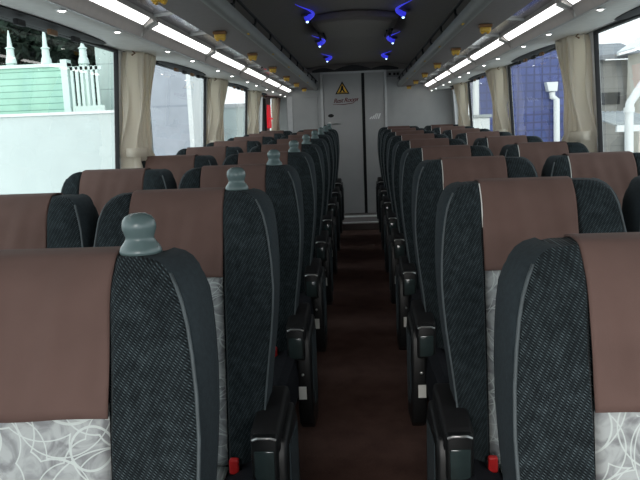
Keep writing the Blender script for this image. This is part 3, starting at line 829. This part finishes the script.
# grey house
D = 19.0
a, c = at(585,80,D), at(638,80,D)
ze = at(615,59,D).z; zr = at(615,44,D+1.6).z
t = empty('grey_house', (a.x,D,GZ)); tag(t, 'grey sided house with slate roof outside the nearest window', 'house')
W_ = c.x-a.x
b = MB(); b.box((0,.3,0),(W_,4.,ze-GZ)); b.build('walls', M['greyb'], t)
b = MB(); b.prism([(0,ze-GZ),(0,ze-GZ+.12),(1.9,zr-GZ+.05),(4.3,ze-GZ+.12),(4.3,ze-GZ),(1.9,zr-GZ-.08)], 'x', -.2, W_+.2); b.build('roof', M['slate'], t)
b = MB(); b.box((.3,.26,at(615,104,D).z-GZ),(1.0,.32,at(615,92,D).z-GZ)); wf = b.build('window', M['carglass'], t)
D = 18.0
a, c = at(641,80,D), at(675,80,D)
t = empty('cream_house', (a.x,D,GZ)); tag(t, 'cream house at the edge of the nearest window beside the grey house', 'house')
b = MB(); b.box((0,0,0),(1.6,.9,at(640,52,D).z-GZ)); b.build('walls', M['cream'], t)
zz = at(640,52,D).z-GZ; b = MB(); b.prism([(-.25,zz),(.6,zz+.55),(1.45,zz),(1.45,zz+.1),(.6,zz+.68),(-.25,zz+.1)], 'y', -.2, 1.); b.build('roof', M['whitep'], t)
b = MB(); b.box((.12,-.02,at(640,84,D).z-GZ),(.6,.01,at(640,62,D).z-GZ)); f = b.build('window', M['carglass'], t)
b = MB(); b.box((.08,-.25,at(640,90,D).z-GZ),(.8,.0,at(640,88,D).z-GZ)); b.build('sill', M['whitep'], t)
D = 8.6
q = [at(648,76,D), at(634,97,D), at(630,103,D), at(629,110,D), at(629,150,D)]
t = empty('bent_pipe', (q[-1].x,D,GZ)); tag(t, 'thick white bent pipe standing outside the nearest window by the carport', 'pipe')
b = MB(); b.tube([p-t.location for p in q]+[Vector((0,0,0))], .05, 12); b.build('pipe', M['whitep'], t, smooth=True)
b = MB(); b.tube([q[3]-t.location+Vector((0,0,.03)), q[3]-t.location-Vector((0,0,.03))], .062, 12); b.build('joint', M['whitep'], t, smooth=True)
D = 10.5
a, c = at(612,115,D), at(665,117,D)
t = empty('carport', (a.x,D,GZ)); tag(t, 'pale corrugated carport roof behind the thick white pipe', 'carport')
W_ = c.x-a.x; z0 = a.z-GZ
def cr(u, v): return (W_*u, 1.6*v-.2, z0-.12*(1-v)*0+.02*math.sin(60*u)-.16+.2*v)
b = MB(); b.grid(cr, 60, 4); b.build('roof_sheet', M['carport'], t, smooth='all', solid=.02)
b = MB(); b.box((0,-.22,z0-.24),(W_,-.16,z0-.15)); b.build('edge_beam', M['whitep'], t)
for x in (.1, W_-.1):
    b = MB(); b.box((x-.03,1.1,0),(x+.03,1.16,z0)); b.build('post', M['whitep'], t)
# car
p = at(614,140,14.4)
t = empty('car', (p.x-.84,16.6,GZ)); tag(t, 'dark parked car beyond the carport in the nearest window', 'car')
k = (at(608,134.5,13.6).z-GZ)/1.45
sec = [(-.82,.25),(-.84,.55),(-.80,.80),(-.72,.86),(-.58,1.40),(-.50,1.45),(.50,1.45),(.58,1.40),(.72,.86),(.80,.80),(.84,.55),(.82,.25)]
rings = []
for (y, sx, top) in ((-2.0,.82,.62),(-1.95,.95,.78),(-1.1,1.,.95),(-.75,1.,1.02),(-.2,1.,1.42),(1.0,1.,1.45),(1.6,1.,1.0),(2.0,.95,.85),(2.1,.85,.6)):
    rings.append([(x*sx, y, min(z, top)) for x, z in sec])
b = MB(); b.loops(rings); b.build('body', M['car'], t, smooth=True)
b = MB(); b.add([(-.6,-.80,1.0),(.6,-.80,1.0),(.50,-.25,1.40),(-.50,-.25,1.40)], [(0,1,2,3)]); b.build('windscreen', M['carglass'], t, solid=.02)
for x in (-.62, .62):
    b = MB(); b.box((x-.14,-2.02,.58),(x+.14,-1.9,.70)); b.build('headlamp', M['white'], t, bevel=.03)
    for y in (-1.25, 1.3):
        b = MB(); b.tube([(x*1.24-.1,y,.31),(x*1.24+.1,y,.31)], .31, 18); b.build('wheel', M['rubber'], t, smooth=True)

# ------------------------------------------------------------------ light
w = bpy.data.worlds.new('overcast'); S.world = w; w.use_nodes = True
nt = w.node_tree; bg = nt.nodes['Background']
tc = N(nt, 'ShaderNodeTexCoord'); sp = N(nt, 'ShaderNodeSeparateXYZ'); nt.links.new(tc.outputs['Generated'], sp.inputs[0])
r = N(nt, 'ShaderNodeValToRGB'); e = r.color_ramp.elements
e[0].position = .0; e[0].color = (.92, .96, 1, 1); e[1].position = .6; e[1].color = (.82, .93, 1., 1)
nt.links.new(sp.outputs['Z'], r.inputs['Fac']); nt.links.new(r.outputs['Color'], bg.inputs['Color'])
bg.inputs['Strength'].default_value = 2.45
sd = bpy.data.lights.new('sun', 'SUN'); sd.energy = 1.75; sd.angle = math.radians(20); sd.color = (1, .97, .92)
so = bpy.data.objects.new('sun', sd); COL.objects.link(so); so.rotation_euler = (math.radians(72), 0, math.radians(-4))

S.view_settings.view_transform = 'Standard'; S.view_settings.look = 'None'; S.view_settings.gamma = 1
S.view_settings.exposure = 0.15
try: S.view_settings.use_curve_mapping = False
except Exception: pass
try: S.cycles.use_denoising = True; S.cycles.max_bounces = 8; S.cycles.diffuse_bounces = 5; S.cycles.transparent_max_bounces = 12
except Exception: pass
